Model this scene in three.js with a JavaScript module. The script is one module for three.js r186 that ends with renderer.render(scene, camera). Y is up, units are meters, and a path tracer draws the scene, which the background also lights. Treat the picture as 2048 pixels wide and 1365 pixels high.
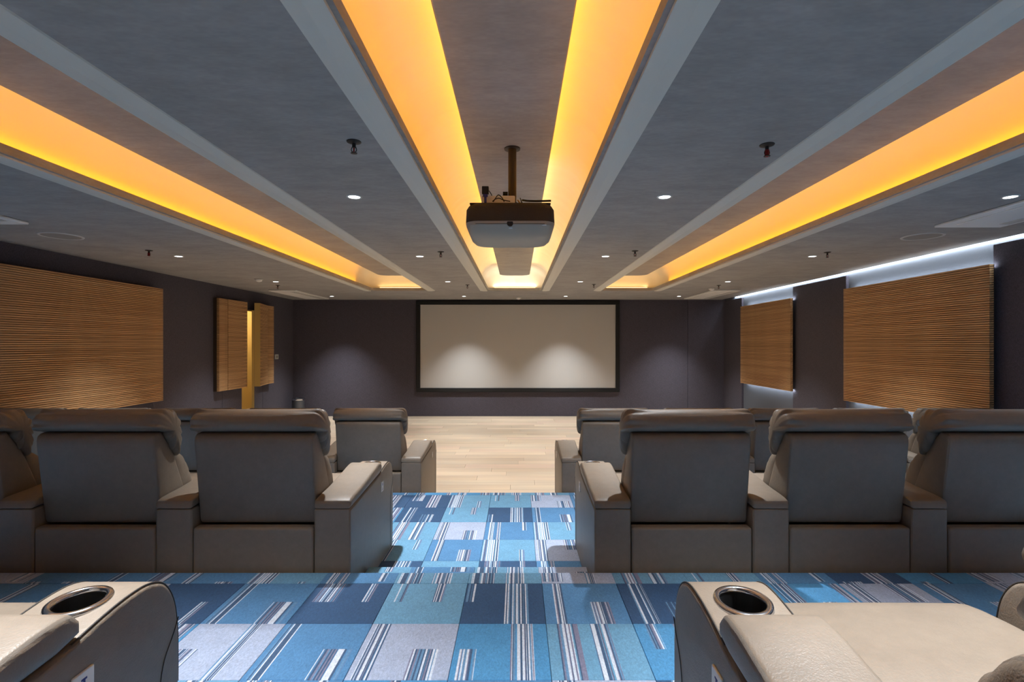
import * as THREE from 'three';
import { RoundedBoxGeometry } from 'three/addons/geometries/RoundedBoxGeometry.js';
import { mergeGeometries, mergeVertices, toCreasedNormals } from 'three/addons/utils/BufferGeometryUtils.js';
import { RectAreaLightUniformsLib } from 'three/addons/lights/RectAreaLightUniformsLib.js';
import { Brush, Evaluator, SUBTRACTION } from 'three-bvh-csg';

// ---------------------------------------------------------------- camera, exposure, light settings
RectAreaLightUniformsLib.init();
const scene = new THREE.Scene();
scene.background = new THREE.Color(0x000000);
const EYE = 1.6;                                   // camera height above the wooden front floor
const camera = new THREE.PerspectiveCamera(67.07, 2048 / 1365, 0.05, 60);
camera.position.set(0, EYE, 0);
camera.lookAt(0, EYE, -10);
camera.setViewOffset(2048, 1365, -11, -7.5, 2048, 1365);
camera.updateProjectionMatrix();
const renderer = new THREE.WebGLRenderer({ antialias: true });
renderer.toneMapping = THREE.LinearToneMapping;
renderer.toneMappingExposure = 1.0;
renderer.shadowMap.enabled = true;
const C = (r, g, b) => new THREE.Color().setRGB(r, g, b);
const DOWN = { color: C(0.95, 0.98, 1.0), cd: 29, angle: 0.745, penumbra: 1 };
const AMBER = C(1, 0.41, 0.012), CREAM = C(1, 0.66, 0.3), WARM = C(1, 0.6, 0.2), WHITE = C(1, 0.88, 0.74), COOL = C(0.8, 0.9, 1.0);
const COVE = { lip: 20, raft: 28, sideLip: 22, sideRaft: 23, end: 20 };
const NICHE = 38, SLOT = 70;

// ---------------------------------------------------------------- room measures (metres, z = -depth)
const XL = -5.02, XR = 4.62, ZF = -11.52, ZB = 1.7, YC = 2.607;
const T2 = 0.257, T3 = 0.472;                      // tier heights above the wooden floor
const ZE3 = -2.544, ZE2 = -4.672, ZSTEP = -2.86;   // tier edges
// ---------------------------------------------------------------- helpers
let seed = 7;
const rnd = () => { seed = (seed * 1664525 + 1013904223) >>> 0; return seed / 4294967296; };
const pick = (a) => a[Math.floor(rnd() * a.length)];
const taken = new Map();
function numbered(n) { const k = taken.get(n) || 0; taken.set(n, k + 1); return k ? `${n}_${String(k).padStart(3, '0')}` : n; }
function put(o, parent) { o.castShadow = o.receiveShadow = true; (parent || scene).add(o); return o; }
function part(name, geo, mat, parent) { const m = new THREE.Mesh(geo, mat); m.name = name; return put(m, parent); }
function tag(o, label, category, group, kind) {
  o.userData.label = label; o.userData.category = category;
  if (group) o.userData.group = group;
  if (kind) o.userData.kind = kind;
  return o;
}
function thing(name, label, category, pos = [0, 0, 0], turn = 0, group, kind) {
  const g = new THREE.Group(); g.name = numbered(name); g.position.set(...pos); g.rotation.y = turn;
  scene.add(g); return tag(g, label, category, group, kind);
}
function solo(name, geo, mat, label, category, group, kind) {
  const m = part(numbered(name), geo, mat, scene); return tag(m, label, category, group, kind);
}
// box-projected uv in metres
function metric(geo, s = 1, ou = 0, ov = 0) {
  const g = geo.index ? geo.toNonIndexed() : geo;
  const p = g.attributes.position, n = g.attributes.normal, uv = new Float32Array(p.count * 2);
  for (let i = 0; i < p.count; i++) {
    const ax = Math.abs(n.getX(i)), ay = Math.abs(n.getY(i)), az = Math.abs(n.getZ(i));
    let u, v;
    if (ay >= ax && ay >= az) { u = p.getX(i); v = -p.getZ(i); } else if (ax >= az) { u = p.getZ(i); v = p.getY(i); } else { u = p.getX(i); v = p.getY(i); }
    uv[2 * i] = u * s + ou; uv[2 * i + 1] = v * s + ov;
  }
  g.setAttribute('uv', new THREE.BufferAttribute(uv, 2));
  return g;
}
const box = (x0, x1, y0, y1, z0, z1) => { const g = new THREE.BoxGeometry(x1 - x0, y1 - y0, Math.abs(z1 - z0)); g.translate((x0 + x1) / 2, (y0 + y1) / 2, (z0 + z1) / 2); return metric(g); };
const rbox = (x0, x1, y0, y1, z0, z1, r = 0.01, s = 3) => { const g = new RoundedBoxGeometry(x1 - x0, y1 - y0, Math.abs(z1 - z0), s, r); g.translate((x0 + x1) / 2, (y0 + y1) / 2, (z0 + z1) / 2); return metric(g); };
const join = (...gs) => mergeGeometries(gs.map((g) => { const h = g.index ? g.toNonIndexed() : g; for (const k of Object.keys(h.attributes)) if (!['position', 'normal', 'uv'].includes(k)) h.deleteAttribute(k); return h; }));
const tube = (pts, r, seg = 24, rad = 6) => new THREE.TubeGeometry(new THREE.CatmullRomCurve3(pts.map((p) => new THREE.Vector3(...p))), seg, r, rad);
const cyl = (r0, r1, h, n = 24) => new THREE.CylinderGeometry(r0, r1, h, n);
const lathe = (pts, n = 32) => new THREE.LatheGeometry(pts.map((p) => new THREE.Vector2(...p)), n);

// ---------------------------------------------------------------- textures
function noiseGrid(w, h, rx, ry) {                 // tileable value noise, rx * ry cells
  const g = new Float32Array(rx * ry); for (let i = 0; i < g.length; i++) g[i] = rnd();
  const out = new Float32Array(w * h), sm = (t) => t * t * (3 - 2 * t);
  for (let y = 0; y < h; y++) for (let x = 0; x < w; x++) {
    const fx = x / w * rx, fy = y / h * ry, ix = Math.floor(fx), iy = Math.floor(fy), tx = sm(fx - ix), ty = sm(fy - iy);
    const a = g[(iy % ry) * rx + ix % rx], b = g[(iy % ry) * rx + (ix + 1) % rx], c = g[((iy + 1) % ry) * rx + ix % rx], d = g[((iy + 1) % ry) * rx + (ix + 1) % rx];
    out[y * w + x] = (a * (1 - tx) + b * tx) * (1 - ty) + (c * (1 - tx) + d * tx) * ty;
  }
  return out;
}
function layers(w, h, list) {                      // [[rx, ry, weight], ...] -> about -1..1
  const o = new Float32Array(w * h);
  for (const [rx, ry, k] of list) { const n = noiseGrid(w, h, rx, ry); for (let i = 0; i < o.length; i++) o[i] += (n[i] - 0.5) * 2 * k; }
  return o;
}
function texture(w, h, f, srgb = true) {
  const d = new Uint8Array(w * h * 4);
  for (let y = 0; y < h; y++) for (let x = 0; x < w; x++) {
    const c = f(x, y, y * w + x), i = 4 * (y * w + x);
    for (let k = 0; k < 3; k++) d[i + k] = Math.max(0, Math.min(255, c[k]));
    d[i + 3] = 255;
  }
  const t = new THREE.DataTexture(d, w, h); t.magFilter = THREE.LinearFilter; t.minFilter = THREE.LinearMipmapLinearFilter; t.generateMipmaps = true;
  t.wrapS = t.wrapT = THREE.RepeatWrapping; if (srgb) t.colorSpace = THREE.SRGBColorSpace; t.needsUpdate = true;
  return t;
}
const rep = (t, sx, sy = sx) => { t.repeat.set(sx, sy); return t; };
const std = (o) => new THREE.MeshStandardMaterial(o);
const grey = (v) => [v, v, v];
// leather
const leatherN = layers(512, 512, [[64, 64, 0.5], [128, 128, 0.5], [24, 24, 0.25]]);
const leatherBump = rep(texture(512, 512, (x, y, i) => grey(128 + 90 * leatherN[i]), false), 5);
const leatherC = layers(256, 256, [[6, 6, 0.5], [24, 24, 0.4], [64, 64, 0.3]]);
const leatherMap = rep(texture(256, 256, (x, y, i) => { const k = 1 + 0.05 * leatherC[i]; return [121 * k, 110 * k, 98 * k]; }), 1.6);
// fabric wall
const weave = layers(512, 512, [[256, 64, 0.5], [64, 256, 0.5], [128, 128, 0.4]]);
const weaveBump = rep(texture(512, 512, (x, y, i) => grey(128 + 80 * weave[i]), false), 2);
const weaveMap = rep(texture(512, 512, (x, y, i) => { const k = 1 + 0.22 * weave[i]; return [76 * k, 72 * k, 82 * k]; }), 2);
// ceiling: brushed grey plaster paint
const plast = layers(1024, 1024, [[6, 8, 0.4], [14, 26, 0.4], [36, 90, 0.35], [120, 260, 0.3]]);
const plasterMap = rep(texture(1024, 1024, (x, y, i) => { const k = 1 + 0.085 * plast[i]; return [152 * k, 149 * k, 146 * k]; }), 0.42);
const plasterBump = rep(texture(1024, 1024, (x, y, i) => grey(128 + 60 * plast[i]), false), 0.42);
// uneven lining of the central cove
const waveN = layers(512, 512, [[5, 2, 0.6], [13, 3, 0.4], [29, 5, 0.15]]);
const waveBump = rep(texture(512, 512, (x, y, i) => grey(128 + 85 * waveN[i]), false), 0.6);
// wood
const grainA = layers(1024, 256, [[3, 40, 0.5], [6, 110, 0.5], [2, 9, 0.5]]);
const oakMap = (t) => texture(1024, 256, (x, y, i) => { const k = 1 + 0.09 * grainA[i]; return [t[0] * k, t[1] * k, t[2] * k * (1 - 0.02 * grainA[i])]; });
const slatN = layers(1024, 128, [[4, 26, 0.6], [10, 64, 0.5], [3, 5, 0.4]]);
const slatMap = (t) => texture(1024, 128, (x, y, i) => { const k = 1 + 0.15 * slatN[i]; return [t[0] * k, t[1] * k, t[2] * k]; });
// carpet tiles: printed and tufted stripes; bases W(pale) L(light) M(mid) D(dark) B(bright)
const BASE = { W: [156, 170, 196], L: [102, 152, 186], M: [78, 127, 172], D: [49, 81, 118], B: [74, 138, 186] };
const CT = 288, tuft = layers(CT, CT, [[144, 72, 0.6], [72, 36, 0.4], [8, 8, 0.2]]);
function carpetTexture(base) {
  const px = new Array(CT * CT); for (let i = 0; i < px.length; i++) px[i] = base;
  const lines = [[196, 208, 224], [196, 208, 224], [62, 88, 120], [62, 88, 120], [120, 122, 148], [96, 136, 174], base];
  let x0 = Math.floor(rnd() * 40);
  while (x0 < CT - 30) {
    const w = 26 + Math.floor(rnd() * 66), mode = Math.floor(rnd() * 4), y0 = mode === 1 ? CT / 2 : 0, y1 = mode === 2 ? CT / 2 : CT;
    let x = x0;
    while (x < Math.min(CT, x0 + w)) {
      const lw = 2 + Math.floor(rnd() * 4), c = pick(lines);
      for (let yy = y0; yy < y1; yy++) for (let xx = x; xx < Math.min(CT, x + lw, x0 + w); xx++) px[yy * CT + xx] = c;
      x += lw;
    }
    x0 += w + 40 + Math.floor(rnd() * 90);
  }
  return texture(CT, CT, (x, y, i) => { const k = 1 + 0.1 * tuft[i], c = px[i]; return [c[0] * k, c[1] * k, c[2] * k]; });
}
const carpetBump = texture(CT, CT, (x, y, i) => grey(128 + 80 * tuft[i]), false);
const carpetMats = {};
for (const k of Object.keys(BASE)) carpetMats[k] = [0, 1, 2, 3].map(() => std({ map: carpetTexture(BASE[k]), bumpMap: carpetBump, bumpScale: 0.002, roughness: 0.95 }));

// ---------------------------------------------------------------- materials
const M = {
  leather: new THREE.MeshPhysicalMaterial({ map: leatherMap, bumpMap: leatherBump, bumpScale: 0.0006, roughness: 0.46, sheen: 0 }),
  seam: std({ color: 0x2e2a27, roughness: 0.7 }),
  panelBack: std({ color: 0x33261b, roughness: 0.8 }),
  darkGap: std({ color: 0x17161a, roughness: 0.8 }),
  chrome: std({ color: 0xc9ccd2, metalness: 1, roughness: 0.18 }),
  cup: std({ color: 0x0b0b0c, roughness: 0.5 }),
  fabric: std({ map: weaveMap, bumpMap: weaveBump, bumpScale: 0.0015, roughness: 0.95 }),
  niche: std({ color: 0x5c6068, roughness: 0.9, bumpMap: weaveBump, bumpScale: 0.001 }),
  plaster: std({ map: plasterMap, bumpMap: plasterBump, bumpScale: 0.001, roughness: 0.85 }),
  cream: std({ color: 0xd0cec4, roughness: 0.7 }),
  vault: std({ color: 0xe9dfc8, roughness: 0.62 }),
  vaultWavy: std({ color: 0xe9dfc8, roughness: 0.5, bumpMap: waveBump, bumpScale: 0.05 }),
  black: std({ color: 0x0c0c0d, roughness: 0.75 }),
  screen: std({ color: 0xbab8b4, roughness: 0.9 }),
  white: std({ color: 0xe6e4e0, roughness: 0.5 }),
  whiteGrey: std({ color: 0xbdbcb8, roughness: 0.6 }),
  grille: std({ color: 0x8e8a84, roughness: 0.8 }),
  bronze: std({ color: 0x3a3531, roughness: 0.5, metalness: 0.6 }),
  red: std({ color: 0x8e1714, roughness: 0.35 }),
  yellow: std({ color: 0xc2a45f, roughness: 0.6 }),
  concrete: std({ color: 0x6d6a68, roughness: 0.95 }),
  projDark: std({ color: 0x2b2623, roughness: 0.7, bumpMap: weaveBump, bumpScale: 0.002 }),
  projGrey: std({ color: 0xa09484, roughness: 0.45 }),
  pole: std({ color: 0x2c221c, roughness: 0.55 }),
  blue: std({ color: 0x2b2f7a, roughness: 0.5 }),
  cable: std({ color: 0x14110f, roughness: 0.6 }),
  yellowCable: std({ color: 0xb08a1e, roughness: 0.6 }),
  bin: std({ color: 0x5d6066, roughness: 0.35, metalness: 0.5 }),
  lampGlow: std({ color: 0xffffff, emissive: DOWN.color, emissiveIntensity: 6 }),
  amberGlow: std({ color: 0xffffff, emissive: AMBER, emissiveIntensity: 2.5 }),
  creamGlow: std({ color: 0xffffff, emissive: CREAM, emissiveIntensity: 2.5 }),
  coolGlow: std({ color: 0xffffff, emissive: COOL, emissiveIntensity: 2.2 }),
  slats: [[192, 150, 104], [200, 158, 111], [184, 142, 97]].map((t) => std({ map: rep(slatMap(t), 0.8, 6), roughness: 0.6 })),
  planks: [[188, 169, 147], [196, 177, 154], [181, 162, 140], [192, 169, 149], [184, 168, 147]].map((t) => std({ map: rep(oakMap(t), 0.8, 4), roughness: 0.42 })),
};

// ---------------------------------------------------------------- the setting
function structure(name, label, category) { return thing(name, label, category, [0, 0, 0], 0, null, 'structure'); }
{ // wooden front floor, planks run across the room
  const f = structure('floor', 'light oak plank floor between the front row and the screen', 'floor');
  part('subfloor', box(XL - 0.3, XR + 0.3, -0.16, -0.012, ZF - 0.2, ZB), M.concrete, f);
  const rows = 34, w = (ZE2 - 0.0 - ZF) / rows, L = 1.33;
  const cache = new Map();
  for (let r = 0; r < rows; r++) {
    const z = ZF + (r + 0.5) * w; let x = XL - rnd() * L;
    while (x < XR) {
      const a = Math.max(XL, x), b = Math.min(XR, x + L);
      if (b - a > 0.05) {
        const full = b - a > L - 1e-4, key = Math.floor(rnd() * 4);
        let g;
        if (full) { g = cache.get(key); if (!g) { g = metric(new RoundedBoxGeometry(L - 0.002, 0.014, w - 0.002, 1, 0.0015), 1, rnd() * 3, rnd()); cache.set(key, g); } }
        else g = metric(new RoundedBoxGeometry(b - a - 0.002, 0.014, w - 0.002, 1, 0.0015), 1, rnd() * 3, rnd());
        const p = part('plank', g, pick(M.planks), f); p.position.set((a + b) / 2, -0.007, z);
      }
      x += L;
    }
  }
}
const TILE = 0.35, X0 = -0.235;
const tileVar = [0, 1].map((k) => { const g = new RoundedBoxGeometry(TILE - 0.0012, 0.012, TILE - 0.0012, 2, 0.003); const p = g.attributes.position, uv = g.attributes.uv; for (let i = 0; i < p.count; i++) uv.setXY(i, p.getX(i) / TILE + 0.5, (k ? -1 : 1) * p.getZ(i) / TILE + 0.5); return g; });
function cutTile(x0, x1, z0, z1) { const g = box(x0, x1, -0.006, 0.006, z0, z1); const p = g.attributes.position, uv = g.attributes.uv; for (let i = 0; i < p.count; i++) uv.setXY(i, (p.getX(i) - X0) / TILE, p.getZ(i) / TILE); return g; }
function carpet(parent, top, xa, xb, za, zb, seams, rowsMap) { // za far .. zb near, seams: depth of a tile line
  let zs = -seams; while (zs - TILE > za + 0.02) zs -= TILE; const lines = [za]; for (let z = zs; z < zb - 0.02; z += TILE) if (z > za + 0.02) lines.push(z); lines.push(zb);
  for (let r = 0; r + 1 < lines.length; r++) {
    const depthKey = (-(lines[r] + lines[r + 1]) / 2).toFixed(1), known = rowsMap[depthKey] || {};
    for (let k = Math.floor((xa - X0) / TILE); X0 + k * TILE < xb - 0.01; k++) {
      const a = Math.max(xa, X0 + k * TILE), b = Math.min(xb, X0 + (k + 1) * TILE), zc = (lines[r] + lines[r + 1]) / 2;
      const mat = pick(carpetMats[known[k] || pick(['L', 'M', 'M', 'D', 'W', 'L', 'B', 'B', 'M'])]);
      if (b - a > TILE - 0.005 && lines[r + 1] - lines[r] > TILE - 0.005) part('carpet_tile', pick(tileVar), mat, parent).position.set((a + b) / 2, top - 0.006, zc);
      else part('carpet_tile', cutTile(a + 0.0006, b - 0.0006, lines[r] + 0.0006, lines[r + 1] - 0.0006), mat, parent).position.y = top - 0.006;
    }
  }
}
{ // middle and rear tiers, and the half step in the aisle
  const f2 = structure('floor', 'blue patterned carpet tier carrying the second row of recliners', 'floor');
  part('platform', box(XL, XR, 0.0, T2 - 0.012, ZE2 + 0.001, ZE3), M.concrete, f2);
  carpet(f2, T2, XL, XR, ZE2, ZE3, 3.197, {
    '4.5': { '-2': 'D', '-1': 'L', 0: 'L', 1: 'W' }, '4.4': { '-3': 'D', '-2': 'D', '-1': 'L', 0: 'L', 1: 'W' }, '4.1': { '-2': 'D', '-1': 'L', 0: 'D', 1: 'M' }, '3.7': { '-2': 'L', '-1': 'W', 0: 'M', 1: 'L' }, '3.4': { '-2': 'L', '-1': 'M', 0: 'L', 1: 'W' }, '3.0': { '-2': 'D', '-1': 'L', 0: 'D', 1: 'M' } });
  const f3 = structure('floor', 'blue patterned carpet rear tier nearest the camera', 'floor');
  part('platform', box(XL, XR, 0.0, T3 - 0.012, ZE3 + 0.001, ZB), M.concrete, f3);
  carpet(f3, T3, XL, XR, ZE3, 0.35, 2.432, {
    '2.5': { '-2': 'M', '-1': 'L', 0: 'L', 1: 'W', 2: 'L' }, '2.3': { '-4': 'D', '-3': 'M', '-2': 'D', '-1': 'L', 0: 'D', 1: 'M', 2: 'D' }, '1.9': { '-3': 'W', '-2': 'M', '-1': 'W', 0: 'B', 1: 'L', 2: 'B' }, '1.6': { '-2': 'M', '-1': 'B', 0: 'M', 1: 'W' } });
  const st = structure('step', 'low carpeted half step in the aisle below the rear tier', 'step');
  const ys = (T2 + T3) / 2;
  part('step_body', box(-0.825, 0.382, T2 + 0.001, ys - 0.012, ZSTEP, ZE3 - 0.002), M.concrete, st);
  carpet(st, ys, -0.825, 0.382, ZSTEP, ZE3 - 0.002, 2.86 - 0.35, { '2.7': { '-2': 'L', '-1': 'M', 0: 'L', 1: 'W' } });
}
{ // front wall, back wall
  const w = structure('wall_front', 'dark fabric panelled wall behind the screen', 'wall');
  part('core', box(XL - 0.3, XR + 0.3, -0.16, 3.3, ZF - 0.2, ZF - 0.03), M.concrete, w);
  part('fabric_panel', rbox(XL, 3.81 - 0.003, 0.0, YC + 0.05, ZF - 0.03, ZF, 0.004, 1), M.fabric, w);
  part('fabric_panel', rbox(3.81 + 0.003, XR + 0.05, 0.0, YC + 0.05, ZF - 0.03, ZF, 0.004, 1), M.fabric, w);
  const b = structure('wall_back', 'dark fabric wall behind the camera', 'wall');
  part('core', box(XL - 0.3, XR + 0.3, 0, 3.3, ZB, ZB + 0.2), M.fabric, b);
}
const DZ0 = -8.75, DZ1 = -10.14, DH = 2.26;        // doorway in the left wall
{
  const w = structure('wall_left', 'dark fabric panelled left wall with the doorway', 'wall');
  const seg = (z0, z1, y0, y1) => part('fabric_panel', rbox(XL - 0.17, XL, y0, y1, z0, z1, 0.003, 1), M.fabric, w);
  seg(ZF - 0.03, DZ1, 0, YC + 0.05); seg(DZ1, DZ0, DH, YC + 0.05); seg(DZ0, -4.4, 0, YC + 0.05); seg(-4.396, ZB, 0, YC + 0.05);
  const f = structure('trim_1', 'yellow wooden door jamb lining the ajar doorway', 'door frame');
  part('jamb', box(XL - 0.172, XL - 0.05, 0, DH, DZ1, DZ1 + 0.012), M.yellow, f);
  part('jamb', box(XL - 0.172, XL - 0.05, 0, DH, DZ0 - 0.012, DZ0), M.yellow, f);
  part('head', box(XL - 0.172, XL - 0.05, DH - 0.012, DH, DZ1 + 0.012, DZ0 - 0.012), M.yellow, f);
  const c = structure('wall_corridor', 'yellow corridor wall seen through the ajar door', 'wall');
  part('back_wall', box(-6.9, -6.75, 0, 2.6, -14, -7), M.yellow, c);
  part('end_wall', box(-6.75, XL - 0.3, 0, 2.6, -13.2, -13.1), M.yellow, c);
  part('end_wall', box(-6.75, XL - 0.172, 0, 2.6, -7.1, -7), M.yellow, c);
  part('side_wall', box(XL - 0.3, XL - 0.175, 0, 2.6, -14, ZF - 0.2), M.yellow, c);
  part('corridor_floor', box(-6.9, XL - 0.172, -0.05, 0, -14, -7), M.planks[0], c);
  part('corridor_ceiling', box(-6.9, XL - 0.172, 2.6, 2.7, -14, -7), M.white, c);
  const l = thing('corridor_lamp', 'round ceiling lamp of the corridor beyond the ajar door', 'lamp', [-6.1, 2.56, -12.3]);
  part('diffuser', cyl(0.15, 0.15, 0.04), M.lampGlow, l);
  const p = new THREE.PointLight(C(1, 0.92, 0.78), 4.5); p.position.set(0, -0.06, 0); p.castShadow = true; l.add(p);
}
{ // right wall: niches behind the two slatted panels, fabric boards between
  const w = structure('wall_right', 'dark fabric panelled right wall with backlit grey niches', 'wall');
  part('core', box(XR + 0.04, XR + 0.24, 0, YC + 0.2, ZF - 0.03, ZB), M.niche, w);
  for (const [a, b] of [[ZF, -10.61], [-8.64, -7.24], [-5.0, ZB]]) part('fabric_panel', rbox(XR, XR + 0.04, 0, YC - 0.035, a, b, 0.003, 1), M.fabric, w);
}
// ---------------------------------------------------------------- ceiling with three coves
const COVES = [[-2.19, 'left', 0.51, 0.285], [-0.05, 'central', 0.49, 0.257], [2.04, 'right', 0.48, 0.257]], ZC0 = -9.56, ZC1 = 1.0, YR = 0.243;
function rrect(cx, hw, z0, z1, r, n = 8) {         // points (x, depth) of a rounded rectangle, counter-clockwise
  const p = [], c = [[cx + hw - r, z1 - r, 0], [cx - hw + r, z1 - r, 1], [cx - hw + r, z0 + r, 2], [cx + hw - r, z0 + r, 3]];
  for (const [x, z, q] of c) for (let i = 0; i <= n; i++) { const a = (q + i / n) * Math.PI / 2; p.push([x + r * Math.cos(a), z + r * Math.sin(a)]); }
  return p;
}
const flat = new THREE.Matrix4().makeBasis(new THREE.Vector3(1, 0, 0), new THREE.Vector3(0, 0, -1), new THREE.Vector3(0, 1, 0));
{
  const c = structure('ceiling', 'grey brushed plaster ceiling with three long lit coves', 'ceiling');
  const s = new THREE.Shape([[XL - 0.02, -ZB - 0.0], [XR - 0.045, -ZB], [XR - 0.045, -ZF + 0.02], [XL - 0.02, -ZF + 0.02]].map((p) => new THREE.Vector2(...p)));
  for (const [cx, , HO] of COVES) s.holes.push(new THREE.Path(rrect(cx, HO, -ZC1, -ZC0, 0.1).reverse().map((p) => new THREE.Vector2(...p))));
  const g = new THREE.ExtrudeGeometry(s, { depth: 0.05, bevelEnabled: false }); g.applyMatrix4(flat); g.translate(0, YC, 0);
  part('ceiling_slab', metric(g), M.plaster, c);
  part('slot_cap', box(XR - 0.06, XR + 0.05, YC + 0.06, YC + 0.09, ZF, ZB), M.vault, c);
  part('slot_side', box(XR - 0.06, XR - 0.045, YC + 0.05, YC + 0.06, ZF, ZB), M.vault, c);
  const prof = [[0.10, 0.05], [0.10, 0.10], [0.092, 0.17], [0.07, 0.24], [0.03, 0.30], [-0.03, 0.35], [-0.11, 0.385], [-0.2, 0.40], [-0.3, 0.405]];
  for (const [cx, side, HO, HR] of COVES) {
    const pos = [], idx = []; let n = 0;
    prof.forEach(([o, y]) => { const ring = rrect(cx, HO + o, -ZC1 - o, -ZC0 + o, Math.max(0.06, 0.22 + o)); n = ring.length; for (const [x, d] of ring) pos.push(x, YC + y, -d); });
    for (let k = 0; k + 1 < prof.length; k++) for (let i = 0; i < n; i++) { const a = k * n + i, b = k * n + (i + 1) % n; idx.push(a, a + n, b, b, a + n, b + n); }
    const mid = pos.length / 3, L = prof.length - 1; pos.push(cx, YC + 0.405, (ZC0 + ZC1) / 2); for (let i = 0; i < n; i++) idx.push(L * n + i, mid, L * n + (i + 1) % n);
    const v = new THREE.BufferGeometry(); v.setAttribute('position', new THREE.Float32BufferAttribute(pos, 3)); v.setIndex(idx); v.computeVertexNormals();
    const vu = new Float32Array(pos.length / 3 * 2); // uv: along the room, and round the curve of the vault
    for (let i = 0; i < vu.length / 2; i++) { const k = Math.min(L, Math.floor(i / n)); let arc = 0; for (let q = 1; q <= k; q++) arc += Math.hypot(prof[q][0] - prof[q - 1][0], prof[q][1] - prof[q - 1][1]); vu[2 * i] = pos[3 * i + 2]; vu[2 * i + 1] = arc + (pos[3 * i] > cx ? 3.1 : 0); }
    v.setAttribute('uv', new THREE.BufferAttribute(vu, 2));
    part('cove_vault', v, side === 'central' ? M.vaultWavy : M.vault, c);
    const rs = new THREE.Shape(rrect(cx, HR, -ZC1 + 0.3, -ZC0 - 0.3, 0.16).map((p) => new THREE.Vector2(...p)));
    const rg = new THREE.ExtrudeGeometry(rs, { depth: 0.05, bevelEnabled: true, bevelSize: 0.008, bevelThickness: 0.006, bevelSegments: 2 }); rg.applyMatrix4(flat); rg.translate(0, YC + YR, 0);
    part('raft_panel', metric(rg), M.plaster, c);
  }
  let n = 2;
  for (const [cx, side, HO] of COVES) for (const d of [-1, 1]) { // cream mouldings along both sides of every cove
    const sh = new THREE.Shape([[0.02, 0.002], [0.02, -0.013], [0.085, -0.015], [0.15, -0.006], [0.155, 0.002]].map(([x, y]) => new THREE.Vector2(d * (HO + x), y)));
    const t = new THREE.ExtrudeGeometry(sh, { depth: ZC1 - ZC0, bevelEnabled: false }); t.translate(cx, YC, ZC0);
    const m = part(`trim_${n++}`, metric(t), M.cream, scene);
    tag(m, `long cream moulding on the ${d < 0 ? 'left' : 'right'} edge of the ${side} ceiling cove`, 'moulding', null, 'structure');
  }
}
function areaLight(parent, w, h, pos, dir, color, intensity) {
  const l = new THREE.RectAreaLight(color, intensity, w, h); l.position.set(...pos);
  l.lookAt(pos[0] + dir[0], pos[1] + dir[1], pos[2] + dir[2]); l.rotateY(Math.PI * 0); parent.add(l); return l;
}
// an LED strip: emissive bar and an area light of the same size just in front of its face
function ledStrip(parent, a, b, dir, color, intensity, glow, w = 0.016) {
  const A = new THREE.Vector3(...a), B = new THREE.Vector3(...b), D = new THREE.Vector3(...dir).normalize(), len = A.distanceTo(B), mid = A.clone().add(B).multiplyScalar(0.5);
  const along = B.clone().sub(A).normalize(), up = new THREE.Vector3().crossVectors(D, along);
  const m = new THREE.Matrix4().makeBasis(along, up, D.clone()); if (m.determinant() < 0) m.makeBasis(along, up.negate(), D);
  const g = new THREE.BoxGeometry(len, w, 0.006); g.applyMatrix4(m); g.translate(mid.x, mid.y, mid.z);
  part('led_strip', g, glow, parent);
  const l = new THREE.RectAreaLight(color, intensity, len, w);
  const p = mid.clone().addScaledVector(D, 0.006), inv = D.clone().negate(); // the light shines along its local -z
  const lm = new THREE.Matrix4().makeBasis(along, new THREE.Vector3().crossVectors(inv, along), inv);
  l.quaternion.setFromRotationMatrix(lm); l.position.copy(p); parent.add(l);
}
for (const [cx, side, HO, HR] of COVES) {
  const t = thing('cove_light', `amber LED strip lighting hidden in the ${side} ceiling cove`, 'cove light', [cx, YC, 0], 0, 'cove lights');
  const mid = side === 'central', zN = ZC1 - 0.25, zS = -8.9;
  const run = (d, z0, z1, col, k, glow) => {
    ledStrip(t, [d * (HO + 0.07), 0.062, z0], [d * (HO + 0.07), 0.062, z1], [-d * 0.25, 1, 0], col, k * (mid ? COVE.lip : COVE.sideLip), glow);
    ledStrip(t, [d * (HR - 0.037), YR + 0.066, Math.max(z0, zS + 0.1)], [d * (HR - 0.037), YR + 0.066, Math.min(z1, zN - 0.35)], [d * 0.8, 1, 0], col, k * (mid ? COVE.raft : COVE.sideRaft), glow);
  };
  if (mid) { // the central cove runs from amber over the seats to white at the screen end
    run(-1, zS, -6.2, WARM, 0.95, M.creamGlow); run(-1, -6.2, zN, AMBER, 1, M.amberGlow);
    run(1, zS, -6.0, CREAM, 1.1, M.creamGlow); run(1, -6.0, -3.9, WARM, 0.85, M.creamGlow); run(1, -3.9, zN, AMBER, 1, M.amberGlow);
  } else for (const d of [-1, 1]) run(d, zS, zN, AMBER, 1, M.amberGlow);
  const ec = mid ? WHITE : CREAM, ek = mid ? 2.6 : 1;
  ledStrip(t, [-0.38, 0.062, ZC0 - 0.06], [0.38, 0.062, ZC0 - 0.06], [0, 1, 0.3], ec, ek * COVE.end, M.creamGlow);
  ledStrip(t, [-0.16, YR + 0.066, ZC0 + 0.36], [0.16, YR + 0.066, ZC0 + 0.36], [0, 1, -0.8], ec, ek * COVE.end * 1.4, M.creamGlow);
}
{
  const t = thing('wall_wash_light', 'cool white LED line in the slot where ceiling meets right wall', 'strip light', [0, 0, 0]);
  ledStrip(t, [XR + 0.018, YC + 0.03, ZF + 0.5], [XR + 0.018, YC + 0.03, 1.4], [0.3, -1, 0], COOL, SLOT, M.coolGlow, 0.02);
}
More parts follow.
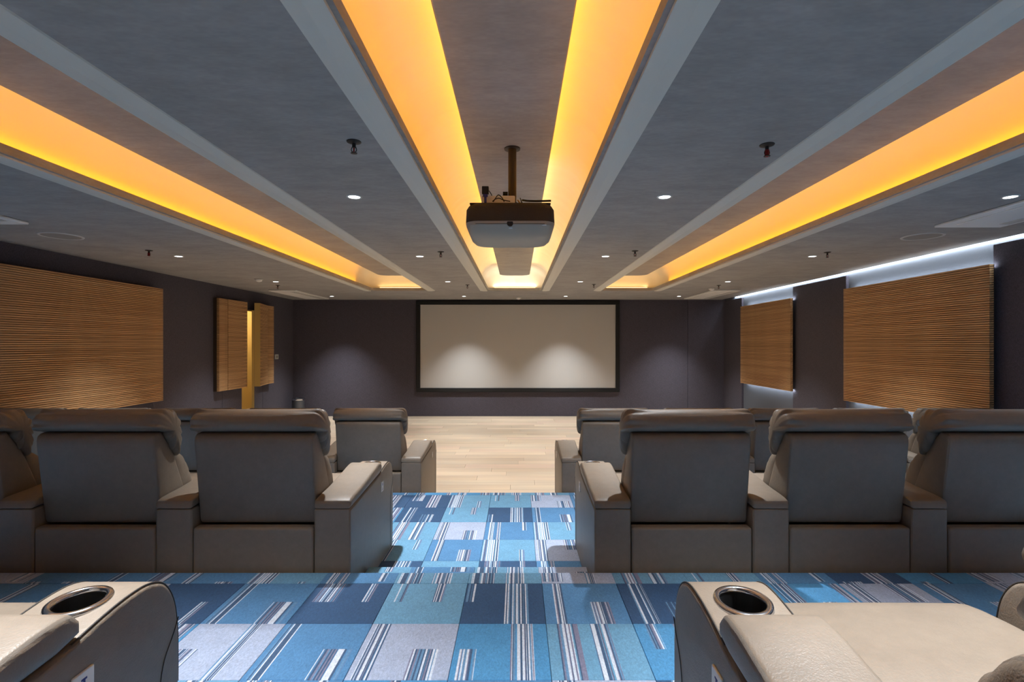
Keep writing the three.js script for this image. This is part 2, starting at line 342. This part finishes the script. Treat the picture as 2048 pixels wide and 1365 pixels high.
// downlights: four lines along the room
function downlight(x, z, label) {
  const d = thing('downlight', label, 'downlight', [x, YC, z], 0, 'recessed ceiling downlights');
  part('bezel', lathe([[0.038, 0.001], [0.040, -0.004], [0.05, -0.005], [0.053, 0.001]], 28), M.whiteGrey, d);
  const g = cyl(0.038, 0.038, 0.004, 28); g.translate(0, -0.001, 0); part('lens', g, M.lampGlow, d);
  const s = new THREE.SpotLight(DOWN.color, DOWN.cd, 0, DOWN.angle, DOWN.penumbra, 2); s.position.set(0, -0.012, 0); s.target.position.set(0, -2, 0); s.castShadow = true; s.shadow.radius = 1.4;
  d.add(s); d.add(s.target);
}
const ORD = ['nearest the screen', 'second from the screen', 'third from the screen', 'fourth from the screen', 'fifth from the screen', 'sixth from the screen'];
for (const [x, where] of [[-3.85, 'between left wall and left cove'], [-1.11, 'between left cove and central cove'], [1.0, 'between central cove and right cove'], [3.35, 'between right cove and right wall']])
  [-10.68, -8.2, -5.85, -3.5, -1.1, 0.9].forEach((z, i) => downlight(x, z, `round white downlight ${where}, ${ORD[i]}`));

// ---------------------------------------------------------------- slatted wooden wall panels
const PY0 = EYE - 0.775, PY1 = EYE + 0.775, NS = 70;
const pitch = (PY1 - PY0) / NS;
function slats(parent, len, axisX0, depth) {       // slats along z from 0 to len, front at axisX0 (+x side), shared geometry
  const gs = [0, 1, 2].map((k) => { const g = new THREE.BoxGeometry(depth, pitch * 0.73, len); g.translate(axisX0 - depth / 2, 0, len / 2); const q = metric(g, 1, k * 0.37, 0); const p = q.attributes.position, n = q.attributes.normal, uv = q.attributes.uv; for (let i = 0; i < p.count; i++) uv.setXY(i, p.getZ(i) + k * 0.37, p.getY(i) + p.getX(i) + k * 0.11); return q; });
  for (let i = 0; i < NS; i++) part('slat', gs[i % 3], pick(M.slats), parent).position.y = PY0 + (i + 0.5) * pitch;
}
function slatPanel(label, x, z, len, mirror, back) {
  const t = thing('slatted_panel', label, 'wall panel', [x, 0, z], 0, 'slatted wooden wall panels');
  const inner = t; if (mirror) t.rotation.y = Math.PI, t.position.z = z + len;
  part('backing_board', box(-back, -0.034, PY0 + 0.002, PY1 - 0.002, 0.002, len - 0.002), M.panelBack, inner);
  slats(inner, len, 0, 0.04);
  return t;
}
slatPanel('large horizontal slatted wood panel on the left wall', XL + 0.12, -7.12, 2.45, false, 0.119);
slatPanel('narrow slatted wood strip left of the double door', XL + 0.1, -8.742, 0.25, false, 0.099);
slatPanel('narrow slatted wood strip right of the double door', XL + 0.1, -10.4, 0.252, false, 0.099);
const pa = slatPanel('smaller backlit slatted wood panel on the right wall near the screen', XR - 0.1, -10.44, 1.91, true, 0.048);
const pb = slatPanel('large backlit slatted wood panel on the right wall', XR - 0.1, -7.14, 2.21, true, 0.048);
for (const [z0, z1, nm] of [[-10.40, -8.57, 'smaller panel near the screen'], [-7.10, -4.97, 'large panel nearer the seats']]) {
  const t = thing('panel_backlight', `cool white LED strips behind the ${nm} on the right wall`, 'strip light', [0, 0, 0], 0, 'panel backlights');
  ledStrip(t, [XR - 0.03, PY1 - 0.02, z0], [XR - 0.03, PY1 - 0.02, z1], [0.9, 1, 0], COOL, NICHE, M.coolGlow, 0.014);
  ledStrip(t, [XR - 0.03, PY0 + 0.02, z0], [XR - 0.03, PY0 + 0.02, z1], [0.9, -1, 0], COOL, NICHE, M.coolGlow, 0.014);
}
function doorLeaf(name, label, pos, turn, z0, z1, w) { // leaf hinged at the group origin, z0..z1 along local z
  const t = thing(name, label, 'door', pos, turn, null, 'structure');
  part('leaf', rbox(-0.045, -0.0005, 0.008, DH - 0.02, z0, z1, 0.002, 1), M.fabric, t);
  part('leaf_edge', box(-0.044, -0.002, 0.01, DH - 0.022, z1, z1 + 0.004), M.yellow, t);
  part('backing_board', box(0.0005, 0.06, PY0 + 0.002, PY1 - 0.002, z0 + 0.004, z1 - 0.003), M.panelBack, t);
  const gs = [0, 1, 2].map((k) => { const g = metric(new THREE.BoxGeometry(0.04, pitch * 0.73, Math.abs(z1 - z0) - 0.006)); const p = g.attributes.position, uv = g.attributes.uv; for (let i = 0; i < p.count; i++) uv.setXY(i, p.getZ(i) + k * 0.37, p.getY(i) + p.getX(i) + k * 0.11); g.translate(0.08, 0, (z0 + z1) / 2); return g; });
  for (let i = 0; i < NS; i++) part('slat', gs[i % 3], pick(M.slats), t).position.y = PY0 + (i + 0.5) * pitch;
  part('edge_lipping', box(0.0005, 0.1, PY0, PY1, z1 - 0.002, z1 + 0.003), M.yellow, t);
  return t;
}
doorLeaf('door_1', 'closed door leaf with slatted wood panel, nearer the seats', [XL + 0.0, 0, DZ0 - 0.006], Math.PI, 0, 0.62, 1).scale.set(-1, 1, 1);
doorLeaf('door_2', 'door leaf standing ajar with slatted wood panel, nearer the screen', [XL + 0.0, 0, DZ1 + 0.006], 0.235, 0, 0.6, 1);

// ---------------------------------------------------------------- screen
{
  const s = thing('projection_screen', 'wide white projection screen with black velvet frame on the front wall', 'screen', [0.02, 0, ZF]);
  const x0 = -2.28, x1 = 2.26, y0 = 0.545, y1 = 2.585, f = 0.09;
  part('screen_surface', box(x0 + f - 0.01, x1 - f + 0.01, y0 + f - 0.01, y1 - f + 0.01, 0.012, 0.022), M.screen, s);
  for (const [a, b, c, d] of [[x0, x1, y0, y0 + f], [x0, x1, y1 - f, y1], [x0, x0 + f, y0 + f, y1 - f], [x1 - f, x1, y0 + f, y1 - f]]) part('frame_bar', rbox(a, b, c, d, 0.001, 0.05, 0.012, 2), M.black, s);
}

// ---------------------------------------------------------------- recliners
const SW = 0.604, AW = 0.182, PITCH = 0.79;
const side = new THREE.Matrix4().makeBasis(new THREE.Vector3(0, 0, -1), new THREE.Vector3(0, 1, 0), new THREE.Vector3(1, 0, 0));
function smoothLoop(pts, n) { const c = new THREE.CatmullRomCurve3(pts.map(([a, b]) => new THREE.Vector3(a, b, 0)), true, 'centripetal'); return c.getSpacedPoints(n).slice(0, n); }
// a padded cushion: side profile (z, y) swept across the seat, closing in at both ends, with puckers
function cushion(pts, hw, endR, pucker = 0, n = 56, crown = 0) {
  const loop = smoothLoop(pts, n); let cz = 0, cy = 0; loop.forEach((p) => { cz += p.x / n; cy += p.y / n; });
  const us = []; for (let i = 0; i <= 12; i++) us.push(-hw + endR * (1 - Math.cos(i / 12 * Math.PI / 2))); const inner = 22; for (let i = 1; i < inner; i++) us.push(-hw + endR + (2 * hw - 2 * endR) * i / inner); for (let i = 12; i >= 0; i--) us.push(hw - endR * (1 - Math.cos(i / 12 * Math.PI / 2)));
  const pos = [], idx = [];
  us.forEach((x) => {
    const e = Math.max(0, Math.abs(x) - (hw - endR)) / endR, s0 = Math.pow(Math.max(0, 1 - Math.pow(e, 2.6)), 1 / 2.6);
    loop.forEach((p, j) => {
      const th = j / n * Math.PI * 2, near = Math.exp(-(hw - Math.abs(x)) / 0.05);
      const dz = p.x - cz, dy = p.y - cy, L = Math.hypot(dz, dy), wob = pucker * near * (Math.sin(th * 11 + (x > 0 ? 1 : 2.3)) + 0.6 * Math.sin(th * 19 + 0.7)) * (1 - 0.6 * e);
      const k = Math.max(0.0, s0 - 0.0), q = (k * (L + wob) + crown * (1 - Math.pow(x / hw, 2)) * Math.max(0, dy / L)) / L;
      pos.push(x, cy + dy * q, cz + dz * q);
    });
  });
  const m = us.length;
  for (let i = 0; i + 1 < m; i++) for (let j = 0; j < n; j++) { const a = i * n + j, b = i * n + (j + 1) % n; idx.push(a, b, a + n, b, b + n, a + n); }
  const g = new THREE.BufferGeometry(); g.setAttribute('position', new THREE.Float32BufferAttribute(pos, 3)); g.setIndex(idx);
  const w = mergeVertices(g, 1e-5); w.computeVertexNormals();
  // outward check: flip when the normals point inwards
  const p = w.attributes.position, nn = w.attributes.normal; let sgn = 0; for (let i = 0; i < p.count; i += 7) sgn += (p.getY(i) - cy) * nn.getY(i) + (p.getZ(i) - cz) * nn.getZ(i);
  if (sgn < 0) { const ix = w.index; for (let i = 0; i < ix.count; i += 3) { const t = ix.getX(i); ix.setX(i, ix.getX(i + 2)); ix.setX(i + 2, t); } w.computeVertexNormals(); }
  return metric(w);
}
function profileExtrude(pts, w, bevel, curve = true, seg = 3) { // side profile (forward, height) extruded across x, centred
  const v = pts.map((p) => new THREE.Vector2(...p)), s = new THREE.Shape(v);
  const g = new THREE.ExtrudeGeometry(s, { depth: w - 2 * bevel, bevelEnabled: true, bevelSize: bevel, bevelOffset: -bevel, bevelThickness: bevel, bevelSegments: seg, curveSegments: 8 });
  g.translate(0, 0, -(w - 2 * bevel) / 2); g.applyMatrix4(side);
  return metric(toCreasedNormals(mergeVertices(new THREE.BufferGeometry().setAttribute('position', g.attributes.position.clone()), 1e-5), 0.7));
}
function spline(pts, n) { return new THREE.CatmullRomCurve3(pts.map(([a, b]) => new THREE.Vector3(a, b, 0)), false, 'centripetal').getPoints(n).map((p) => [p.x, p.y]); }
const topLine = spline([[0.004, 0.522], [0.3, 0.541], [0.55, 0.559], [0.66, 0.58], [0.74, 0.588], [0.79, 0.584], [0.835, 0.563], [0.868, 0.515], [0.884, 0.44], [0.886, 0.3]], 40);
const armProfile = [[0, 0.004], [0, 0.518], ...topLine, [0.878, 0.004]];
const armRaw = profileExtrude(armProfile, AW, 0.012);
function drill(geo) {
  const a = new Brush(geo), c = cyl(0.047, 0.047, 0.3, 36); const b = new Brush(c); b.position.set(0, 0.6, -0.70); b.updateMatrixWorld(); a.updateMatrixWorld();
  const ev = new Evaluator(); ev.useGroups = false; ev.attributes = ['position', 'normal', 'uv'];
  return ev.evaluate(a, b, SUBTRACTION).geometry;
}
const armGeo = drill(armRaw);
const padTop = spline([[0.0, 0.545], [0.006, 0.56], [0.03, 0.57], [0.2, 0.585], [0.42, 0.613], [0.53, 0.627], [0.578, 0.623], [0.6, 0.6]], 30);
const padGeo = profileExtrude([[0.0, 0.5265], ...padTop, [0.6, 0.576], [0.55, 0.563], [0.3, 0.545]], AW + 0.004, 0.014);
const cupGeo = lathe([[0.0, -0.085], [0.04, -0.085], [0.044, -0.08], [0.0455, 0.0]], 36);
const ringGeo = lathe([[0.0445, -0.004], [0.046, 0.0035], [0.051, 0.0055], [0.058, 0.0035], [0.0605, -0.003], [0.056, -0.006]], 40);
const topSeam = (s) => tube(topLine.filter((p, i) => i % 2 === 0 && p[0] > 0.57).map(([a, b]) => [s * (AW / 2 - 0.006), b - 0.001, -a + 0.0]), 0.0022, 40, 5);
const sideSeam = (s) => tube([[0.88, 0.46], [0.862, 0.43], [0.83, 0.385], [0.815, 0.33], [0.812, 0.2], [0.812, 0.02]].map(([a, b]) => [s * (AW / 2 + 0.0002), b, -a]), 0.0014, 30, 5);
const armSeams = mergeGeometries([topSeam(1), topSeam(-1), sideSeam(1), sideSeam(-1)]);
const padSeams = mergeGeometries([-1, 1].map((s) => tube(padTop.filter((p, i) => i % 2 === 0 && i > 2).map(([a, b]) => [s * (AW / 2 - 0.009), b - 0.0035, -a]), 0.0018, 40, 5)));
const plateGeo = metric(new RoundedBoxGeometry(0.006, 0.062, 0.05, 2, 0.0028)), iconGeo = join(new THREE.BoxGeometry(0.002, 0.012, 0.005), new THREE.BoxGeometry(0.002, 0.004, 0.013).translate(0, 0.006, 0), new THREE.BoxGeometry(0.002, 0.012, 0.005).translate(0, -0.024, 0), new THREE.BoxGeometry(0.002, 0.004, 0.013).translate(0, -0.03, 0));
const shellGeo = profileExtrude([[0.062, 0.437], [0.054, 0.452], [0.004, 0.84], [0.003, 0.866], [0.009, 0.886], [0.026, 0.898], [0.06, 0.901], [0.14, 0.8], [0.27, 0.5], [0.29, 0.437]], SW - 0.006, 0.016, true, 4);
const headGeo = cushion([[0.0, 0.925], [0.004, 0.955], [-0.02, 0.993], [-0.06, 1.011], [-0.115, 1.004], [-0.16, 0.965], [-0.182, 0.89], [-0.185, 0.81], [-0.168, 0.762], [-0.13, 0.79], [-0.085, 0.87], [-0.055, 0.907], [-0.02, 0.908]], 0.338, 0.05, 0.015, 96);
const lumbarGeo = cushion([[-0.175, 0.775], [-0.235, 0.755], [-0.3, 0.66], [-0.335, 0.55], [-0.33, 0.47], [-0.28, 0.45], [-0.22, 0.5], [-0.17, 0.62], [-0.16, 0.72]], SW / 2 - 0.003, 0.045, 0.005, 56);
const seatGeo = cushion([[-0.22, 0.4], [-0.25, 0.44], [-0.5, 0.478], [-0.84, 0.482], [-0.94, 0.462], [-0.978, 0.405], [-0.96, 0.345], [-0.9, 0.33], [-0.5, 0.325], [-0.25, 0.33]], SW / 2 - 0.002, 0.05, 0, 56, 0.018);
const lowerGeo = rbox(-SW / 2 + 0.001, SW / 2 - 0.001, 0.006, 0.43, -0.06, 0, 0.014, 3);
const baseGeo = rbox(-SW / 2 + 0.006, SW / 2 - 0.006, 0.0, 0.326, -0.9, -0.062, 0.01, 2);
const footGeo = rbox(-SW / 2 + 0.004, SW / 2 - 0.004, 0.05, 0.322, -0.95, -0.902, 0.018, 3);
const CHAIRS = 'taupe leather theatre recliners in three rows';
function arm(parent, x, switchSide) {
  const a = new THREE.Group(); a.name = 'armrest'; a.position.x = x; parent.add(a);
  part('arm_body', armGeo, M.leather, a); part('arm_pad', padGeo, M.leather, a);
  const c = part('cup_holder', ringGeo, M.chrome, a); c.position.set(0, 0.5865, -0.70); c.rotation.x = 0.07;
  const cu = part('cup_well', cupGeo, M.cup, a); cu.position.set(0, 0.585, -0.70);
  part('seam', armSeams, M.seam, a); part('pad_seam', padSeams, M.seam, a);
  if (switchSide) { const p = part('control_plate', plateGeo, M.white, a); p.position.set(switchSide * (AW / 2 + 0.001), 0.472, -0.6); const ic = part('control_mark', iconGeo, M.blue, a); ic.position.set(switchSide * (AW / 2 + 0.0035), 0.482, -0.6); }
  return a;
}
function recliner(x, y, z, label, leftArm, rightArm) {
  const t = thing('recliner', label, 'recliner', [x, y, z], 0, CHAIRS);
  part('lower_back', lowerGeo, M.leather, t); part('seat_base', baseGeo, M.darkGap, t); part('footrest', footGeo, M.leather, t);
  part('back_shell', shellGeo, M.leather, t); part('headrest', headGeo, M.leather, t); part('lumbar_cushion', lumbarGeo, M.leather, t); part('seat_cushion', seatGeo, M.leather, t);
  const ax = SW / 2 + AW / 2 + 0.002;
  if (leftArm) arm(t, -ax, leftArm > 1 ? -1 : 0);
  if (rightArm) arm(t, ax, rightArm > 1 ? 1 : 0);
  return t;
}
const NTH = ['aisle seat', 'second seat from the aisle', 'third seat from the aisle', 'fourth seat from the aisle', 'seat nearest the wall'];
function row(name, y, zr, nL, nR, xl, xr) {
  for (let i = 0; i < nR; i++) recliner(xr + AW + SW / 2 + i * PITCH, y, zr, `taupe leather recliner, ${name}, right of the aisle, ${NTH[i]}`, i === 0 ? 2 : 0, 1);
  for (let i = 0; i < nL; i++) recliner(xl - AW - SW / 2 - i * PITCH, y, zr, `taupe leather recliner, ${name}, left of the aisle, ${NTH[i]}`, 1, i === 0 ? 2 : 0);
}
row('front row', 0, -4.69, 5, 5, -0.88, 0.405);
row('second row', T2, -2.565, 3, 3, -0.835, 0.386);
row('row nearest the camera', T3, -0.385, 1, 1, -0.835, 0.386);

// ---------------------------------------------------------------- projector on its pole
{
  const p = thing('projector', 'dark and grey projector hanging upside down on a pole', 'projector', [-0.043, EYE, -3.2]);
  const yTop = 0.826, yMid = 0.715, yBot = 0.632;
  const ringOf = (hw, hd, r, y, zc) => rrect(0, hw, -hd, hd, r, 6).map(([x, d]) => [x, y, zc + d]);
  const loft = (rings, capA, capB) => {
    const n = rings[0].length, pos = [], idx = []; rings.forEach((r) => r.forEach((q) => pos.push(...q)));
    for (let k = 0; k + 1 < rings.length; k++) for (let i = 0; i < n; i++) { const a = k * n + i, b = k * n + (i + 1) % n; idx.push(a, b, a + n, b, b + n, a + n); }
    const cap = (k, flip) => { const c = pos.length / 3; let sx = 0, sy = 0, sz = 0; rings[k].forEach((q) => { sx += q[0] / n; sy += q[1] / n; sz += q[2] / n; }); pos.push(sx, sy, sz); for (let i = 0; i < n; i++) { const a = k * n + i, b = k * n + (i + 1) % n; flip ? idx.push(a, c, b) : idx.push(a, b, c); } };
    if (capA) cap(0, true); if (capB) cap(rings.length - 1, false);
    const g = new THREE.BufferGeometry(); g.setAttribute('position', new THREE.Float32BufferAttribute(pos, 3)); g.setIndex(idx); g.computeVertexNormals();
    return metric(toCreasedNormals(g, 0.6));
  };
  part('upper_shell', loft([ringOf(0.225, 0.2, 0.06, yTop, 0), ringOf(0.245, 0.22, 0.07, yTop - 0.012, 0), ringOf(0.258, 0.232, 0.075, yTop - 0.035, 0), ringOf(0.262, 0.236, 0.08, yMid, 0)].reverse(), false, true), M.projDark, p);
  const lower = part('lower_cover', loft([ringOf(0.262, 0.236, 0.08, yMid - 0.001, 0), ringOf(0.258, 0.23, 0.08, yMid - 0.02, 0), ringOf(0.246, 0.2, 0.085, yMid - 0.05, -0.015), ringOf(0.222, 0.16, 0.09, yMid - 0.074, -0.035), ringOf(0.18, 0.11, 0.09, yBot, -0.045)].reverse(), true, false), M.projGrey, p);
  part('cover_seam', rbox(-0.2, 0.2, yMid - 0.0175, yMid - 0.0155, 0.2285, 0.2325, 0.0008, 1), M.black, lower);
  const nb = cyl(0.018, 0.018, 0.008, 20); nb.rotateX(Math.PI / 2); nb.translate(0, yMid - 0.014, 0.231); part('release_catch', nb, M.black, lower);
  const lab = (w, h, x, y, z, name) => { const g = new THREE.BoxGeometry(w, h, 0.002); const m = part(name, g, M.white, lower); m.position.set(x, y, z); m.rotation.x = 0.78; };
  lab(0.02, 0.009, 0.003, yMid - 0.036, 0.2095, 'badge'); lab(0.04, 0.006, 0.19, yMid - 0.022, 0.2235, 'model_badge');
  part('mount_plate', rbox(-0.24, 0.24, yTop + 0.004, yTop + 0.014, -0.12, 0.16, 0.004, 2), M.black, p);
  const pole = cyl(0.026, 0.026, 1.25 - 0.83, 28); pole.translate(0.01, (1.25 + 0.83) / 2, -0.06); part('pole', pole, M.pole, p);
  const fl = lathe([[0.0, 0.0], [0.05, 0.0], [0.05, 0.008], [0.0, 0.01]], 28); fl.translate(0.01, 1.236, -0.06); part('ceiling_flange', fl, M.pole, p);
  const col = cyl(0.031, 0.031, 0.07, 28); col.translate(0.01, 0.865, -0.06); part('pole_collar', col, M.pole, p);
  const kn = cyl(0.013, 0.013, 0.03, 16); kn.rotateZ(Math.PI / 2); kn.translate(-0.034, 0.955, -0.055); part('clamp_knob', kn, M.black, p);
  const a1 = thing('media_box', 'small white box lying on top of the projector', 'box', [-0.115, EYE + yTop + 0.0145, -3.13]);
  part('case', rbox(-0.1, 0.1, 0, 0.05, -0.06, 0.06, 0.006, 2), M.white, a1);
  const v = thing('video_plug', 'blue video cable plug standing up at the projector rear', 'plug', [-0.19, EYE + yTop + 0.0145, -3.045]);
  part('plug_shell', rbox(-0.02, 0.02, 0.05, 0.096, -0.011, 0.011, 0.004, 2), M.black, v); part('plug_grip', rbox(-0.014, 0.014, 0.035, 0.05, -0.009, 0.009, 0.003, 2), M.blue, v); part('cord', rbox(-0.0075, 0.0075, 0, 0.036, -0.006, 0.006, 0.003, 2), M.blue, v);
  const cable = (pts, r, mat, label) => solo('cable', tube(pts.map(([x, y, z]) => [x - 0.043, EYE + yTop + 0.0145 + y, z]), r, 40, 8), mat, label, 'cable', 'cables on the projector');
  cable([[-0.1, 0.004, -3.04], [-0.085, 0.03, -3.045], [-0.07, 0.046, -3.045], [-0.05, 0.03, -3.04], [-0.035, 0.004, -3.04]], 0.003, M.cable, 'thin black cable looped high in front of the white box');
  cable([[-0.105, 0.003, -3.03], [-0.085, 0.018, -3.03], [-0.065, 0.022, -3.03], [-0.04, 0.012, -3.03], [-0.0, 0.004, -3.03]], 0.003, M.cable, 'thin black cable looped low in front of the white box');
  cable([[0.075, 0.045, -3.15], [0.1, 0.03, -3.11], [0.13, 0.02, -3.08], [0.17, 0.014, -3.06], [0.24, 0.01, -3.04]], 0.006, M.cable, 'thick black cable running from the pole to the right');
  cable([[0.044, 0.06, -3.21], [0.05, 0.035, -3.14], [0.055, 0.015, -3.1], [0.06, 0.006, -3.07]], 0.004, M.yellowCable, 'yellow cable dropping from the pole');
  cable([[0.06, 0.07, -3.2], [0.064, 0.05, -3.16], [0.068, 0.02, -3.11], [0.07, 0.006, -3.06]], 0.0035, M.cable, 'thin black cable bending beside the yellow cable');
  cable([[-0.16, 0.085, -3.04], [-0.14, 0.088, -3.06], [-0.12, 0.07, -3.08], [-0.11, 0.053, -3.09]], 0.0025, M.cable, 'short black cable curling off the blue plug');
}
// ---------------------------------------------------------------- ceiling fittings
function sprinkler(x, Z, label, red) {
  const s = thing('ceiling_sprinkler', label, 'sprinkler', [x, YC, -Z], 0, 'fire sprinklers under the ceiling');
  part('rosette', lathe([[0.0, -0.001], [0.036, 0.0], [0.034, -0.004], [0.014, -0.01], [0.0, -0.011]], 28), M.bronze, s);
  const b = cyl(0.009, 0.009, 0.022, 14); b.translate(0, -0.02, 0); part('nozzle', b, M.bronze, s);
  part('frame_arms', mergeGeometries([-1, 1].map((d) => tube([[d * 0.009, -0.028, 0], [d * 0.013, -0.042, 0], [d * 0.004, -0.056, 0]], 0.0022, 10, 5))), M.bronze, s);
  const bulb = new THREE.CapsuleGeometry(red ? 0.012 : 0.0035, 0.018, 4, 10); bulb.translate(0, -0.042, 0); part('bulb', bulb, M.red, s);
  part('deflector', lathe([[0.0, -0.056], [0.016, -0.057], [0.016, -0.059], [0.0, -0.06]], 16), M.bronze, s);
}
sprinkler(-0.81, 2.55, 'bronze sprinkler beside the left moulding of the central cove, nearest the camera');
sprinkler(-0.83, 5.57, 'bronze sprinkler beside the left moulding of the central cove, second from the screen');
sprinkler(-0.84, 8.64, 'bronze sprinkler beside the left moulding of the central cove, nearest the screen');
sprinkler(1.255, 2.59, 'red bulbed sprinkler beside the left moulding of the right cove, nearest the camera', true);
sprinkler(1.26, 5.52, 'bronze sprinkler beside the left moulding of the right cove, second from the screen');
sprinkler(1.27, 8.57, 'bronze sprinkler beside the left moulding of the right cove, nearest the screen');
sprinkler(3.37, 5.6, 'bronze sprinkler near the right wall, beside the third downlight from the screen');
sprinkler(3.4, 8.7, 'bronze sprinkler near the right wall and the far air conditioner');
sprinkler(-4.05, 8.7, 'bronze sprinkler near the left wall and the far air conditioner');
sprinkler(-3.93, 5.49, 'red bulbed sprinkler near the left wall above the large slatted panel', true);
function detector(x, Z, label) {
  const d = thing('smoke_detector', label, 'detector', [x, YC, -Z], 0, 'smoke detectors');
  part('mounting_ring', lathe([[0.0, 0.001], [0.062, 0.001], [0.062, -0.008], [0.05, -0.012], [0.0, -0.012]], 32), M.whiteGrey, d);
  part('sensor_head', lathe([[0.048, -0.012], [0.046, -0.03], [0.03, -0.038], [0.012, -0.044], [0.0, -0.044]], 32), M.white, d);
}
detector(-3.97, 7.9, 'white smoke detector near the left wall'); detector(3.45, 9.15, 'white smoke detector near the right wall'); detector(0.02, 10.97, 'white smoke detector above the middle of the screen');
function speaker(x, Z, label) {
  const d = thing('ceiling_speaker', label, 'speaker', [x, YC, -Z], 0, 'round ceiling speakers');
  part('rim', lathe([[0.145, 0.001], [0.147, -0.006], [0.165, -0.006], [0.17, 0.001]], 48), M.whiteGrey, d);
  const g = cyl(0.147, 0.147, 0.004, 48); g.translate(0, -0.001, 0); part('speaker_grille', g, M.grille, d);
}
speaker(-4.22, 4.76, 'round flush ceiling speaker near the left wall'); speaker(3.76, 4.78, 'round flush ceiling speaker near the right wall');
function cassette(x0, x1, Z0, Z1, label) {
  const d = thing('air_conditioner', label, 'air conditioner', [(x0 + x1) / 2, YC, -(Z0 + Z1) / 2], 0, 'ceiling cassette air conditioners');
  const hw = (x1 - x0) / 2, hl = (Z1 - Z0) / 2;
  part('face_frame', rbox(-hw, hw, -0.022, -0.0005, -hl, hl, 0.008, 3), M.white, d);
  part('intake_panel', rbox(-hw + 0.08, hw - 0.16, -0.03, -0.022, -hl + 0.13, hl - 0.13, 0.003, 2), M.white, d);
  part('outlet_flap', rbox(hw - 0.13, hw - 0.05, -0.027, -0.022, -hl + 0.13, hl - 0.13, 0.002, 2), M.whiteGrey, d);
  part('panel_gap', box(hw - 0.158, hw - 0.152, -0.0226, -0.0221, -hl + 0.13, hl - 0.13), M.black, d);
}
cassette(3.5, 4.06, 2.75, 4.33, 'white ceiling air conditioner near the right wall, closer to the camera');
cassette(3.58, 4.09, 9.43, 11.08, 'white ceiling air conditioner near the right wall, in the far corner');
cassette(-4.55, -4.0, 2.65, 4.22, 'white ceiling air conditioner near the left wall, closer to the camera');
cassette(-4.57, -4.06, 9.43, 11.1, 'white ceiling air conditioner near the left wall, in the far corner');
// ---------------------------------------------------------------- bin and wall switch
{
  const b = thing('waste_bin', 'round dark waste bin with chrome rim in the far left corner', 'bin', [-4.77, 0, -11.2]);
  part('body', lathe([[0.0, 0.0], [0.115, 0.0], [0.122, 0.01], [0.128, 0.4], [0.12, 0.4], [0.115, 0.015], [0.0, 0.015]], 36), M.bin, b);
  part('rim', lathe([[0.118, 0.398], [0.13, 0.395], [0.132, 0.43], [0.12, 0.436], [0.116, 0.43]], 36), M.chrome, b);
  const s = thing('wall_switch', 'small beige switch plate on the left wall beside the door', 'switch', [XL, EYE - 0.25, -10.72]);
  part('plate', rbox(0.0005, 0.012, -0.05, 0.05, -0.075, 0.075, 0.004, 2), M.whiteGrey, s); part('rocker', rbox(0.012, 0.016, -0.025, 0.025, -0.04, 0.04, 0.002, 1), M.grille, s);
}
renderer.render(scene, camera);
